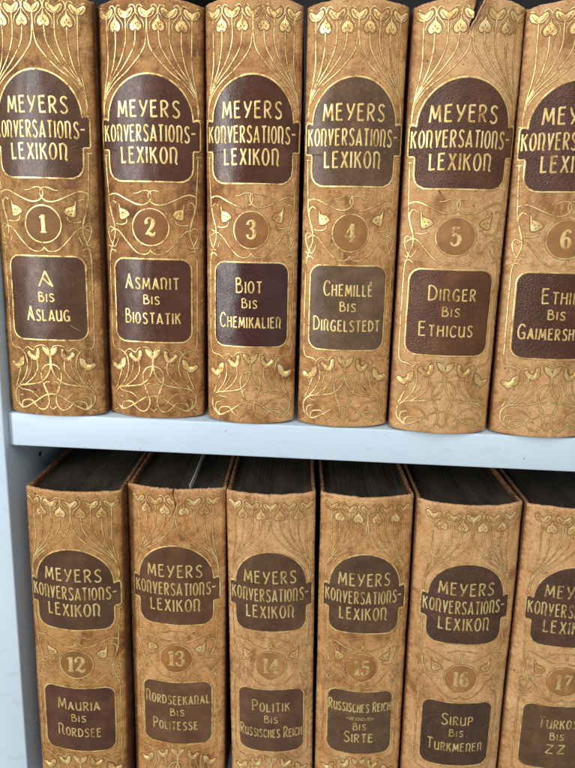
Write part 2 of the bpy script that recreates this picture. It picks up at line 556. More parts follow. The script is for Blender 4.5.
def write(sh, txt, cx, base, cap, small, width, sw, z, rnd):
    gap = 0.30 * small
    nat = text_width(txt, cap, small, gap)
    k = width / nat
    x = cx - width / 2
    for i, ch in enumerate(txt):
        h = cap if (i == 0 or txt[i - 1] == ' ') else small
        w, strokes = GL[ch]
        jx, jy = rnd.uniform(-0.12, 0.12), rnd.uniform(-0.10, 0.10)
        for kind, pts in strokes:
            P = [(x + jx + p[0] * h * k, base + jy + p[1] * h, sw) for p in pts]
            if kind == 'l':
                n = len(P)
                # strokes swell slightly at their ends like engraved letters
                (ax, ay, _), (bx, by, _) = P[0], P[-1]
                P = [(ax, ay, sw * 1.15), ((ax + bx) / 2, (ay + by) / 2, sw * 0.92), (bx, by, sw * 1.18)]
                R = linear(P, 0.5)
            elif kind == 'o':
                R = catmull(P, 0.5, True)
                R = [(a, b, sw * (0.85 + 0.3 * abs(math.cos(math.atan2(b - base - h / 2, a - x - w * h * k / 2))))) for a, b, _ in R]
                sh.ribbon(R, z, 0.10, True)
                continue
            else:
                R = catmull(P, 0.5)
            sh.ribbon(R, z)
        x += w * h * k + gap * k


def write_number(sh, txt, cx, base, h, z):
    ws = [DG[d][0] for d in txt]
    gap = 0.10
    tot = (sum(ws) + gap * (len(ws) - 1)) * h
    k = 1.0
    x = cx - tot / 2
    for d, w in zip(txt, ws):
        for kind, pts in DG[d][1]:
            P = [(x + p[0] * h, base + p[1] * h, p[2] * h) for p in pts]
            sh.ribbon(linear(P, 0.4) if kind == 'l' else catmull(P, 0.4), z, 0.12)
        x += (w + gap) * h


# ------------------------------------------------------------------ the binder's ornament (mm; s across the spine from its middle, v up from the tail)
H = 255.0


def ornament(sh, mk):
    z = 0.10
    # fan of stems
    stems = [
        [(-25.5, 243.5), (-25.3, 232), (-25.2, 221), (-26.3, 212), (-28.0, 204), (-29.6, 193)],
        [(-19.5, 236.8), (-19.6, 228), (-21.7, 217.5), (-25.3, 208.6), (-28.1, 202), (-29.5, 192.5)],
        [(-12.8, 243.5), (-12.9, 231), (-16.9, 220), (-24.5, 208.5), (-28.3, 201), (-29.4, 192)],
        [(-6.5, 237), (-8, 227.7), (-14.9, 217.2), (-23.3, 208.4), (-28.2, 200), (-29.3, 191)],
        [(0, 243.8), (-0.5, 234), (-2.6, 226), (-11.2, 216), (-21.3, 208), (-27.6, 199.5), (-29.2, 188.8)],
    ]
    for q in stems:
        n = len(q)
        sh.curve([(a, b, 0.72 if i < n - 2 else 0.48) for i, (a, b) in enumerate(q)], mirror=True, z=z)
    sh.curve([(-31.0, 188.6), (-29.3, 188.5), (-27.7, 188.9)], 0.8, z, mirror=True)
    # bells
    for i, x0 in enumerate((-25.5, -12.8, 0, 12.8, 25.5)):
        y0 = 246.4
        for sg in (1, -1):
            sh.fill([(x0 + sg * a * 0.93, y0 + 0.2 + b * 0.84) for a, b in ((0.1, -3.4), (1.2, -3.4), (2.8, -2.8), (4.1, -1.5), (5.0, 0.6), (4.9, 2.3), (3.7, 2.9), (2.3, 2.0), (1.0, 0.9), (0.1, 0.2))])
            mk.curve([(x0 + sg * 0.7, y0 - 2.2), (x0 + sg * 2.3, y0 - 0.9), (x0 + sg * 3.7, y0 + 1.4)], 0.42, 0.33)
            sh.curve([(x0 + sg * a, y0 + b) for a, b in ((2.4, 2.9), (3.6, 4.0), (5.0, 3.9), (6.0, 2.4), (6.3, -0.6))] if abs(x0 + sg * 6) < 27 else
                     [(x0 + sg * a, y0 + b) for a, b in ((2.4, 2.9), (3.4, 3.8), (4.4, 3.5))], 0.65, z)
    for x0 in (-19.4, -6.6):
        sh.curve([(x0 - 0.6, 246.2), (x0 - 2.2, 244.0), (x0 - 4.0, 242.0), (x0 - 5.0, 239.6), (x0 - 4.6, 237.2)], 0.5, z, taper=0.6, mirror=True)
        sh.curve([(x0 + 0.6, 246.2), (x0 + 2.2, 244.0), (x0 + 4.0, 242.0), (x0 + 5.0, 239.6), (x0 + 4.6, 237.2)], 0.5, z, taper=0.6, mirror=True)
    # hearts
    for x0 in (-19.5, -6.5, 6.5, 19.5):
        y0 = 236.6
        sh.fill([(x0 + a * 0.92, y0 + 0.3 + b * 0.95) for a, b in ((0, 9.2), (0.7, 6.6), (2.4, 4.9), (3.6, 2.9), (3.4, 0.8), (1.8, -0.3), (0, 0.7),
                                               (-1.8, -0.3), (-3.4, 0.8), (-3.6, 2.9), (-2.4, 4.9), (-0.7, 6.6))])
        for a, b, c_, d in ((-0.1, 4.4, 0.1, 3.0), (-1.5, 2.9, -0.9, 1.9), (1.4, 3.0, 0.9, 1.9)):
            mk.curve([(x0 + a, y0 + b), (x0 + c_, y0 + d)], 0.5, 0.33)
    # title label outline
    pts = []
    for i in range(0, 25):
        a = math.radians(90 - 90 * i / 24)
        pts.append((26 * math.cos(a), 187.3 + 26 * math.sin(a)))
    right = pts + [(27.3, 188.1), (29.4, 188.0), (30.3, 186.8), (30.3, 171.0), (29.6, 170.2), (26.6, 170.1), (26.0, 169.4), (26.0, 160.0), (25.3, 156.5), (23.2, 153.6), (20.0, 152.0), (17, 151.7)]
    loop = right + [(-a, b) for a, b in right[::-1][:-1]]
    sh.ribbon([(a, b, 0.95) for a, b in dens(loop)], 0.24, 0.12, True)
    # side line and middle knot
    sh.curve([(-30.8, 167), (-29.2, 167.1), (-27.6, 167)], 0.8, z, mirror=True)
    sh.curve([(-28.8, 167), (-28.3, 153), (-27.8, 145), (-27.6, 139), (-26.8, 134), (-24.5, 127), (-23.9, 119.5), (-26.2, 112.3), (-27.9, 106), (-28.2, 98),
              (-28.2, 80), (-28.1, 60), (-27.9, 50), (-26.3, 46), (-21.8, 45), (-18.8, 43.2), (-17.2, 41)], 0.74, z, mirror=True)
    sh.curve([(-22.4, 138.6), (-24.8, 139.8), (-26.6, 137), (-26, 131), (-24.2, 124.5)], 0.74, z, mirror=True)
    sh.curve([(-24, 122.6), (-27.3, 124), (-28.9, 121.5), (-27.8, 116.5), (-25, 111.7), (-22.9, 113.5), (-21.4, 117)], 0.85, z, taper=0.6, mirror=True)
    sh.curve([(-29, 112.4), (-26.6, 111.5)], 0.7, z, mirror=True)
    sh.curve([(-28.4, 108.6), (-25.4, 109.8), (-23.4, 108.4)], 0.7, z, mirror=True)
    sh.fill([(-20.5, 138.8), (-19.3, 135.7), (-15.6, 134.4), (-13.3, 131.9), (-15, 130.3), (-17.2, 129.1), (-19.5, 129.2), (-20.1, 132.5)], mirror=True)
    for sg in (1, -1):
        for a, b, c_, d in ((-18.4, 132.9, -17.6, 132.4), (-17.7, 130.9, -17.0, 130.7), (-16.2, 132.6, -15.5, 132.2)):
            mk.curve([(sg * a, b), (sg * c_, d)], 0.6, 0.42)
    sh.curve([(-23, 126), (-19.2, 125.6), (-15.9, 126.6), (-15.0, 129.0)], 0.8, z, taper=0.5, mirror=True)
    sh.curve([(-27.4, 143.3), (-24.2, 144.3), (-20.8, 143.7), (-13.4, 140.2), (-8, 138.1), (-3.6, 138), (-0.4, 139.8), (0.9, 142.5), (0.4, 145.2), (-1.6, 146.3), (-4.7, 146.1), (-8, 144.7), (-10.6, 144.6)],
             0.9, z, taper=0.5, mirror=True)
    sh.curve([(-27.8, 120.6), (-24.2, 122.5), (-20.5, 121.1), (-14.6, 114.2), (-9.1, 108.9), (-4.4, 107.5), (-1.3, 108.5), (0, 110.3)], 0.78, z, mirror=True)
    sh.curve([(11.3 * math.cos(2 * math.pi * i / 24), 124.3 + 11.3 * math.sin(2 * math.pi * i / 24)) for i in range(24)], 0.85, 0.24, closed=True)
    # range label outline
    loop = []
    for cx, cy_, a0 in ((17.75, 97.7, 0), (-17.75, 97.7, 90), (-17.75, 58.3, 180), (17.75, 58.3, 270)):
        for i in range(9):
            a = math.radians(a0 + 90 * i / 8)
            loop.append((cx + 7 * math.cos(a), cy_ + 7 * math.sin(a)))
    sh.ribbon([(a, b, 0.95) for a, b in dens(loop)], 0.24, 0.12, True)
    # tail ornament
    sh.fill([(-28.3, 34.2), (-27.6, 35.9), (-25.2, 35.2), (-23, 35.6), (-21.8, 38.3), (-18.9, 40.0), (-18.5, 37.2), (-19.4, 34), (-21.4, 32.7), (-23.5, 31.1), (-25.9, 32)], mirror=True)
    sh.fill([(-15.6, 41.5), (-14.5, 43.6), (-12.2, 41.6), (-10.4, 41.7), (-9.2, 45.0), (-7.3, 45.5), (-7.5, 40.6), (-9.3, 38.1), (-12, 38)], mirror=True)
    sh.fill([(0.15, 42.4), (1.5, 45.3), (4.9, 47.0), (4.1, 43.6), (1.6, 40.8), (0.15, 40.4)], mirror=True)
    sh.curve([(-19.6, 42.0), (-17.6, 44.9), (-14.9, 46.2), (-12.6, 44.6), (-10.9, 44.6), (-9.6, 46.6), (-7.4, 47.6), (-5.2, 47.9), (-2.4, 47.2), (-0.3, 44.0)], 0.65, z, mirror=True)
    sh.curve([(-21.4, 32.2), (-23.5, 25.7), (-26.4, 18.5)], 0.8, z, mirror=True)
    sh.curve([(-17.2, 41), (-16.3, 34), (-18.5, 26.5), (-23.1, 20.1)], 0.8, z, mirror=True)
    sh.curve([(-9.2, 38), (-9, 32), (-12.5, 26), (-18.5, 21)], 0.8, z, mirror=True)
    sh.curve([(-0.3, 40.6), (-0.3, 34), (-2.4, 28), (-7.5, 23), (-16, 21), (-22.5, 19.8), (-26.3, 16.5), (-27.2, 12), (-26.2, 8.3), (-23, 5.2), (-21.2, 4.5)], 1.15, z, mirror=True)
    sh.curve([(-0.2, 35.4), (-4.1, 34), (-6.6, 29.4), (-5.9, 23.1), (-3.6, 17.4), (-2.4, 10.4), (-4.7, 5.4), (-8.2, 4.5), (-11.8, 7.1), (-14.9, 10.4), (-20.6, 9.6), (-22.2, 6.4),
              (-20.2, 4.9), (-12.4, 9.2), (-5.3, 14), (-0.1, 15.3)], 1.0, z, mirror=True)
    sh.curve([(-20.7, 13.7), (-24.2, 12.3), (-24.7, 8.3), (-22.3, 5)], 0.8, z, mirror=True)
    sh.curve([(-4.2, 16.8), (-5.3, 20.8), (-3.6, 23.3), (-1.3, 23.4)], 0.7, z, mirror=True)
    sh.curve([(-2.4, 6.9), (-0.1, 4.7)], 0.7, z, mirror=True)
    sh.curve([(-25.8, 21.0), (-22.0, 17.6), (-15.0, 16.6), (-10.5, 13.2), (-7.6, 9.0)], 0.5, z, taper=0.6, mirror=True)
    sh.curve([(-13.6, 41.0), (-13.2, 36.0), (-14.4, 30.0), (-18.0, 24.0)], 0.5, z, mirror=True)
    sh.curve([(-28.2, 2.9), (-25.5, 4.5)], 0.7, z, mirror=True)


def dens(loop, step=0.8):
    """closed polyline resampled with slightly rounded corners"""
    n = len(loop)
    out = []
    for i in range(n):
        a, b = loop[i], loop[(i + 1) % n]
        L = math.hypot(b[0] - a[0], b[1] - a[1])
        if L < 1e-6:
            continue
        k = max(1, int(math.ceil(L / step)))
        for j in range(k):
            t = j / k
            out.append((a[0] + (b[0] - a[0]) * t, a[1] + (b[1] - a[1]) * t))
    return out


def title_profile():
    P = []
    for i in range(7):           # rounded lower corners
        a = math.radians(-90 + 90 * i / 6)
        P.append((158.7 + 7 * math.sin(a), 19 + 7 * math.cos(a)))
    v = 160.0
    while v < 170.0:
        P.append((v, 26.0))
        v += 1.5
    P += [(170.1, 26.0), (170.12, 29.9), (170.9, 30.3)]
    v = 172.0
    while v < 186.6:
        P.append((v, 30.3))
        v += 1.5
    P += [(187.0, 30.2), (187.7, 29.6), (188.0, 28.6), (188.1, 26.0)]
    for i in range(1, 26):
        a = math.radians(3 + 86.0 * i / 25)
        P.append((187.3 + 26 * math.sin(a), 26 * math.cos(a)))
    return P


def range_profile():
    P = []
    for i in range(8):
        a = math.radians(-90 + 90 * i / 7)
        P.append((58.3 + 7 * math.sin(a), 17.75 + 7 * math.cos(a)))
    v = 59.5
    while v < 97:
        P.append((v, 24.75))
        v += 1.4
    for i in range(8):
        a = math.radians(90 * i / 7)
        P.append((97.7 + 7 * math.sin(a), 17.75 + 7 * math.cos(a)))
    return P


# ------------------------------------------------------------------ a volume
class Book:
    def __init__(s, w, sag, seed, crack=None):
        s.hw = w * 1000 / 2
        s.sag = sag * 1000
        s.R = (s.hw ** 2 + s.sag ** 2) / (2 * s.sag)
        s.L = s.R * math.asin(s.hw / s.R)
        s.seed = seed
        s.crack = crack

    def crack_at(s, v):
        """(left edge, right edge) of the split in the spine at height v"""
        if not s.crack:
            return (0.0, 0.0)
        P = s.crack
        if v <= P[0][0]:
            return (P[0][1], P[0][1])
        for (v0, a0, b0), (v1, a1, b1) in zip(P, P[1:]):
            if v <= v1:
                t = (v - v0) / (v1 - v0)
                j = 0.35 * noise.noise(Vector((v * 0.6, s.seed, 0))) * min(1, (v - P[0][0]) / 3)
                return (a0 + (a1 - a0) * t + j, b0 + (b1 - b0) * t + j * 0.6)
        return (P[-1][1], P[-1][2])

    def in_crack(s, x, v, pad=0.25):
        if not s.crack or v < s.crack[0][0]:
            return False
        a, b = s.crack_at(v)
        return a - pad < x < b + pad

    def S(s, x, v, off=0.0):
        """point of the spine surface; off is height above it along the normal (mm)"""
        n = noise.noise(Vector((x * 0.055 + s.seed * 7, v * 0.03, s.seed))) * 0.55
        n += noise.noise(Vector((x * 0.22 + s.seed * 3, v * 0.16, s.seed + 9))) * 0.13
        e = s.L - abs(x)
        if e < 4:
            n -= 0.9 * (1 - max(e, 0) / 4) ** 2
        if s.crack and v > s.crack[0][0]:
            a, b = s.crack_at(v)
            op = b - a
            if op > 0.05:
                if x >= (a + b) / 2:
                    n += min(1.6, op * 0.32) * math.exp(-max(0, x - b) / 3.0)
                else:
                    n += min(0.7, op * 0.16) * math.exp(-max(0, a - x) / 2.5)
        r = s.R + off + n
        a = x / s.R
        return (r * math.sin(a) * MM, -(r * math.cos(a) - (s.R - s.sag)) * MM, v * MM)


def build_book(d):
    vol = d['num']
    rnd = random.Random(vol * 17 + 3)
    B = Book(d['w'], d['sag'], vol * 1.37, d.get('crack'))
    root = bpy.data.objects.new('lexicon_volume', None)
    COL.objects.link(root)
    root.empty_display_size = 0.02
    hw = B.hw
    root.location = (d['x'], d['y'] + 0.125 * math.sin(d['lean']), d['z0'] + hw * MM * abs(math.sin(d['roll'])) + 0.0004)
    root.rotation_euler = (0, d['roll'], d['yaw'])
    root['label'] = d['label']
    root['category'] = 'book'
    root['group'] = d['group']

    mat = leather('spine_leather', d['tan'], d['dark'], d['light'], vol * 0.713, d['mottle'])
    # ---- spine shell
    rows = [(5.0, -3.6), (2.0, -3.4), (0.5, -2.8), (0.0, -1.7), (0.1, -0.6), (0.7, -0.1), (1.5, 0)]
    v = 2.6
    while v < H - 2.8:
        rows.append((v, 0.0))
        v += 1.15
    rows += [(H - 1.8, 0), (H - 0.9, -0.12), (H - 0.25, -0.5), (H, -1.2), (H - 0.15, -2.0), (H - 0.9, -2.6), (H - 3, -2.8), (H - 7, -2.9)]
    NC = 36
    verts, faces, wear, rub = [], [], [], []
    idx = []
    for ri, (v, off) in enumerate(rows):
        a, b = B.crack_at(v)
        row = []
        top_wear = max(0.0, 1 - (H - v) / 5.0) if v > H - 5 else max(0.0, 1 - v / 3.0) if v < 3 else 0.0

        def put(x, back=0.0):
            e = B.L - abs(x)
            jag = noise.noise(Vector((v * 0.35, 3.1 * (1 if x > 0 else -1) + B.seed, 0)))
            jag2 = noise.noise(Vector((v * 1.3, 7.7 * (1 if x > 0 else -1) + B.seed, 4)))
            vv = v
            if v > H - 4:
                vv = v + (0.5 * noise.noise(Vector((x * 0.16, B.seed, 1))) + (0.9 if vol == 13 else 0.3) * noise.noise(Vector((x * 0.7, B.seed, 2))) - d['droop'] * (abs(x) / B.L) ** 2.6) * (v - (H - 4)) / 4
            elif v < 4:
                vv = v + 1.2 * (abs(x) / B.L) ** 3 * (4 - v) / 4
            p = B.S(x, vv, off)
            q = [p[0], p[1], p[2]]
            if e < 1.5 or back:
                k = (1 - max(e, 0) / 1.5) if not back else 1
                sgn = 1 if x > 0 else -1
                q[0] += sgn * (0.22 * jag + 0.22 * jag2) * k * MM
            q[1] += back * MM
            if back > 2:
                q[0] -= (1 if x > 0 else -1) * 0.7 * MM
            verts.append(tuple(q))
            side = max(0.0, 1 - e / 5.5)
            wear.append(min(1.2, (0.75 + 0.6 * jag) * side + (0.9 if back else 0)))
            rub.append(min(1.0, top_wear * 0.9 + (0.45 * max(0, 1 - e / 1.2) if not back else 0)))
            return len(verts) - 1
        row.append(put(-B.L, 5.0))
        row.append(put(-B.L, 1.6))
        for i in range(NC):
            t = i / NC
            t = 1 - (1 - t) ** 1.0
            row.append(put(-B.L + (a + B.L) * t))
        ml = put(a)
        row.append(ml)
        row.append(ml if b - a < 1e-4 else put(b))
        for i in range(1, NC + 1):
            row.append(put(b + (B.L - b) * i / NC))
        row.append(put(B.L, 1.6))
        row.append(put(B.L, 5.0))
        idx.append(row)
    mid = NC + 2
    for r0_, r1_ in zip(idx, idx[1:]):
        for i in range(len(r0_) - 1):
            if i == mid:
                continue
            q = (r0_[i], r0_[i + 1], r1_[i + 1], r1_[i])
            faces.append(q)
    # torn edges of the split get thickness
    for side in (mid, mid + 1):
        if not d.get('crack'):
            break
        prev = None
        for ri, (v, off) in enumerate(rows):
            if off < -2.2 or v < B.crack[0][0] - 2:
                continue
            a, b = B.crack_at(v)
            x = a if side == mid else b
            o = idx[ri][side]
            verts.append(B.S(x + (0.25 if side == mid else -0.25), v, off - 1.5))
            wear.append(0.3)
            rub.append(0.55)
            cur = (o, len(verts) - 1)
            if prev:
                faces.append((prev[0], cur[0], cur[1], prev[1]) if side == mid + 1 else (cur[0], prev[0], prev[1], cur[1]))
            prev = cur
    spine = mesh_obj('spine', verts, faces, mat, root, attrs={'wear': wear, 'rubbed': rub})

    if d.get('crack'):
        V, Fc = [], []
        nx, nz = 16, 20
        for k in range(nz + 1):
            for i in range(nx + 1):
                V.append(B.S(-8 + 18 * i / nx, 226 + (H - 1.6 - 226) * k / nz, -3.15))
        for k in range(nz):
            for i in range(nx):
                q = k * (nx + 1) + i
                Fc.append((q, q + 1, q + nx + 2, q + nx + 1))
        mesh_obj('spine_lining', V, Fc, LINING, root)  # dark sheet added behind the split so the opening reads black inside
        if d.get('flap'):
            # leather torn away along the right side of the split, curling outwards
            V, Fc, wv, rv = [], [], [], []
            nx, nz = 6, 26
            for k in range(nz + 1):
                v = 236.5 + (H - 0.6 - 236.5) * k / nz
                a, b = B.crack_at(v)
                wd = (b - a) * (0.46 + 0.18 * noise.noise(Vector((v * 0.5, 3.3, 8.1))))
                for i in range(nx + 1):
                    u = i / nx
                    V.append(B.S(b + 0.35 - (wd + 0.35) * u, v - 1.4 * u * u * (v - 236) / 19, 0.05 + 1.9 * u * u * min(1, (b - a) / 4) - 0.3 * u))
                    wv.append(0.25 + 0.3 * u)
                    rv.append(0.45 + 0.5 * u * u)  # raised value also paints the curled inner face as if lit
            for k in range(nz):
                for i in range(nx):
                    q = k * (nx + 1) + i
                    Fc.append((q, q + nx + 1, q + nx + 2, q + 1))
            fl = mesh_obj('torn_flap', V, Fc, mat, root, attrs={'wear': wv, 'rubbed': rv})
            so = fl.modifiers.new('thickness', 'SOLIDIFY')
            so.thickness = 0.0007

    # ---- labels, number patch, gilding, lettering
    sx = min(d['sx'], (B.L - 0.8) / 30.6)
    lab_t = label_leather('title_label_leather', d['lab1'], vol + 0.3, d['grain'], d['lrough'], d['scuff'])
    lab_r = label_leather('range_label_leather', d['lab2'], vol + 0.6, d['grain'], d['lrough'], d['scuff'])
    g_orn = gold('ornament_gold', vol + 0.1, d['worn'] + (0.14 if vol <= 6 else 0.22), tuple(x * 0.8 for x in d['tan']), 0.78 if vol <= 6 else 0.58)
    g_txt = gold('lettering_gold', vol + 0.2, d['worn_text'], tuple(x * 2.2 for x in d['lab1']))
    s = Sheet(B, sx)
    s.panel(title_profile(), 0.12)
    tl = s.build('title_label', lab_t, root)
    s = Sheet(B, sx)
    write(s, 'MEYERS', -0.5, 189.2, 9.2, 9.2, 36.8, 1.06, 0.17, rnd)
    write(s, 'KONVERSATIONS-', -0.6, 175.3, 9.3, 9.3, 55.6, 0.96, 0.17, rnd)
    write(s, 'LEXIKON', -0.5, 162.6, 9.2, 9.2, 34.0, 1.06, 0.17, rnd)
    s.build('title_lettering', g_txt, tl)
    s = Sheet(B, sx)
    s.panel(range_profile(), 0.12)
    rl = s.build('range_label', lab_r, root)
    s = Sheet(B, sx)
    for txt, cx, base, cap, small, width, sw in d['lines']:
        write(s, txt, cx, base, cap, small, width, sw, 0.17, rnd)
    s.build('range_lettering', g_txt, rl)
    if d.get('scratches'):
        for P in d['scratches']:
            s = Sheet(B, sx)
            s.curve(P, 0.35, 0.16, taper=0.7, h=0.03)
            s.build('scratch', SCRATCH_PALE if vol in (1, 12) else SCRATCH_DARK, rl)
    s = Sheet(B, sx)
    s.disc(0, 124.3, 11.3, 0.10)
    med = s.build('number_patch', label_leather('number_patch_leather', tuple(x * y for x, y in zip(d['tan'], (0.44, 0.42, 0.46))), vol + 0.8, 0.2, 0.62, 0.3), root)
    s = Sheet(B, sx)
    write_number(s, str(vol), -0.2, 119.0 if vol < 10 else 118.2, 11.2 if vol < 10 else 12.2, 0.16)
    s.build('volume_number', gold('number_gold', vol + 0.4, d['worn_num'], tuple(x * 0.62 for x in d['tan'])), med)
    s = Sheet(B, sx)
    mk = Sheet(B, sx)
    s.under = Sheet(B, sx)
    ornament(s, mk)
    nf = len(s.f)
    for extra in (mk, s.under):
        nv = len(s.v)
        s.v += extra.v
        s.f += [tuple(i + nv for i in f) for f in extra.f]
    go = s.build('gilt_ornament', [g_orn, groove_material(vol + 0.9, d['tan'])], root)
    for p in go.data.polygons[nf:]:
        p.material_index = 1

    # ---- boards and page block
    D = 168.0
    bt = 2.6
    for sg in (-1, 1):
        xo, xi = hw - 0.5, hw - 0.5 - bt
        z1 = H - 0.8
        # rounded profile (x outwards, z up), drawn once round, then swept back along the board
        prof = []
        for k in range(13):
            a = math.radians(15 * k)
            prof.append((xo - bt / 2 + bt / 2 * math.cos(a), z1 - 1.2 + 1.2 * math.sin(a)))
        prof += [(xi, z1 * q) for q in (0.9, 0.6, 0.3)] + [(xi, 0.6), (xi + 0.4, 0.1), (xo - 0.4, 0.1), (xo, 0.6)] + [(xo, z1 * q) for q in (0.3, 0.6, 0.9)]
        ys = [4.6 + (D - 4.6) * (k / 110) ** 1.5 for k in range(111)]
        V, Fc, rv = [], [], []
        npf = len(prof)
        for yi, y in enumerate(ys):
            end = 0.25 if yi in (0, 110) else 0.0
            for (px, pz) in prof:
                topness = max(0.0, min(1.0, (pz - (z1 - 4)) / 4))
                n1 = noise.noise(Vector((y * 0.45, sg * 5.0 + B.seed, px * 0.3)))
                n2 = noise.noise(Vector((y * 1.4, sg * 9.0 + B.seed, px * 0.8)))
                dz = topness * (0.35 * n1 + 0.28 * n2 - 0.9 * math.exp(-y / 9.0) * 0.4)
                dx = topness * 0.22 * n2
                V.append((sg * (px + dx - end * (1 if px > xo - bt / 2 else -1)) * MM, y * MM, (pz + dz) * MM))
                rv.append(topness)
        for yi in range(len(ys) - 1):
            for k in range(npf):
                a, b = yi * npf + k, yi * npf + (k + 1) % npf
                q = (a, b, b + npf, a + npf)
                Fc.append(q if sg < 0 else q[::-1])
        Fc.append(tuple(range(npf)) if sg > 0 else tuple(range(npf))[::-1])
        last = [(len(ys) - 1) * npf + k for k in range(npf)]
        Fc.append(tuple(last[::-1]) if sg > 0 else tuple(last))
        mesh_obj('board', V, Fc, BOARD_RUB, root, attrs={'rubbed': rv})
    # page block with a rounded back following the spine
    xi = hw - 0.5 - bt - 0.15
    zb, zt = 3.0, H - 4.2
    pv, pf = [], []
    NB = 24
    outl = []
    for i in range(NB + 1):
        u = -1 + 2 * i / NB
        x = u * xi
        a = math.asin(max(-1, min(1, x / B.R)))
        y = -((B.R) * math.cos(a) - (B.R - B.sag)) + 3.6
        outl.append((x, y))
    NY = 14
    for k in range(1, NY + 1):
        pass
    # top surface as a grid so the leaves can ripple
    def ptop(x, y, i):
        ripple = 0.32 * noise.noise(Vector((x * 0.9, y * 0.01, B.seed))) + 0.25 * noise.noise(Vector((x * 0.12, y * 0.015, B.seed + 5)))
        return (x * MM, y * MM, (zt + ripple) * MM)
    NX = 90
    grid = []
    for k in range(NY + 1):
        row = []
        for i in range(NX + 1):
            u = -1 + 2 * i / NX
            x = u * xi
            a = math.asin(max(-1, min(1, x / B.R)))
            y0 = -((B.R) * math.cos(a) - (B.R - B.sag)) + 3.6
            t = (k / NY) ** 1.6
            y = y0 + (D - 4 - y0) * t
            pv.append(ptop(x, y, i))
            row.append(len(pv) - 1)
        grid.append(row)
    for k in range(NY):
        for i in range(NX):
            pf.append((grid[k][i], grid[k][i + 1], grid[k + 1][i + 1], grid[k + 1][i]))
    # walls
    ring = grid[0] + [grid[k][NX] for k in range(1, NY + 1)] + grid[NY][::-1][1:] + [grid[k][0] for k in range(NY - 1, 0, -1)]
    low = []
    for q in ring:
        x, y, _ = pv[q]
        pv.append((x, y, zb * MM))
        low.append(len(pv) - 1)
    n = len(ring)
    for i in range(n):
        j = (i + 1) % n
        pf.append((ring[i], low[i], low[j], ring[j]))
    pf.append(tuple(low[::-1]))
    mesh_obj('page_block', pv, pf, PAGES, root, smooth=False)
    return root


def L3(a, wa, b, wb, bis_c=0.0, ca=0.0, cb=0.0):
    return [(a, ca, 85.8, 9.2, 7.0, wa, 0.88), ('BIS', bis_c, 76.2, 5.9, 4.9, 9.6, 0.76), (b, cb, 63.6, 9.0, 6.8, wb, 0.88)]


UP = 'lexicon volumes standing on the upper shelf'
LO = 'lexicon volumes standing on the lower shelf'
ZL = -0.30399
T1 = dict(tan=(0.345, 0.165, 0.047), dark=(0.095, 0.034, 0.010), light=(0.49, 0.255, 0.082), mottle=1.12)
T2 = dict(tan=(0.45, 0.219, 0.070), dark=(0.19, 0.076, 0.024), light=(0.63, 0.355, 0.140), mottle=0.65)
T3 = dict(tan=(0.50, 0.259, 0.093), dark=(0.29, 0.125, 0.042), light=(0.67, 0.400, 0.180), mottle=0.42)
DK = (0.055, 0.021, 0.013)
COMMON = dict(lab1=DK, lab2=DK, grain=0.12, lrough=0.31, scuff=0.12, worn=0.25, worn_text=0.1, worn_num=0.1, med=(0.18, 0.068, 0.020))


def vol(num, pose, base, label, lines, **kw):
    d = dict(COMMON)
    d.update(base)
    d.update(kw)
    d.update(zip(('x', 'y', 'w', 'roll', 'lean', 'yaw', 'sag', 'sx'), pose))
    upper = num <= 6
    d['droop'] = 3.0 if upper else 0.6
    d.update(num=num, z0=0.0 if upper else ZL, label=label, lines=lines, group=UP if upper else LO)
    return d


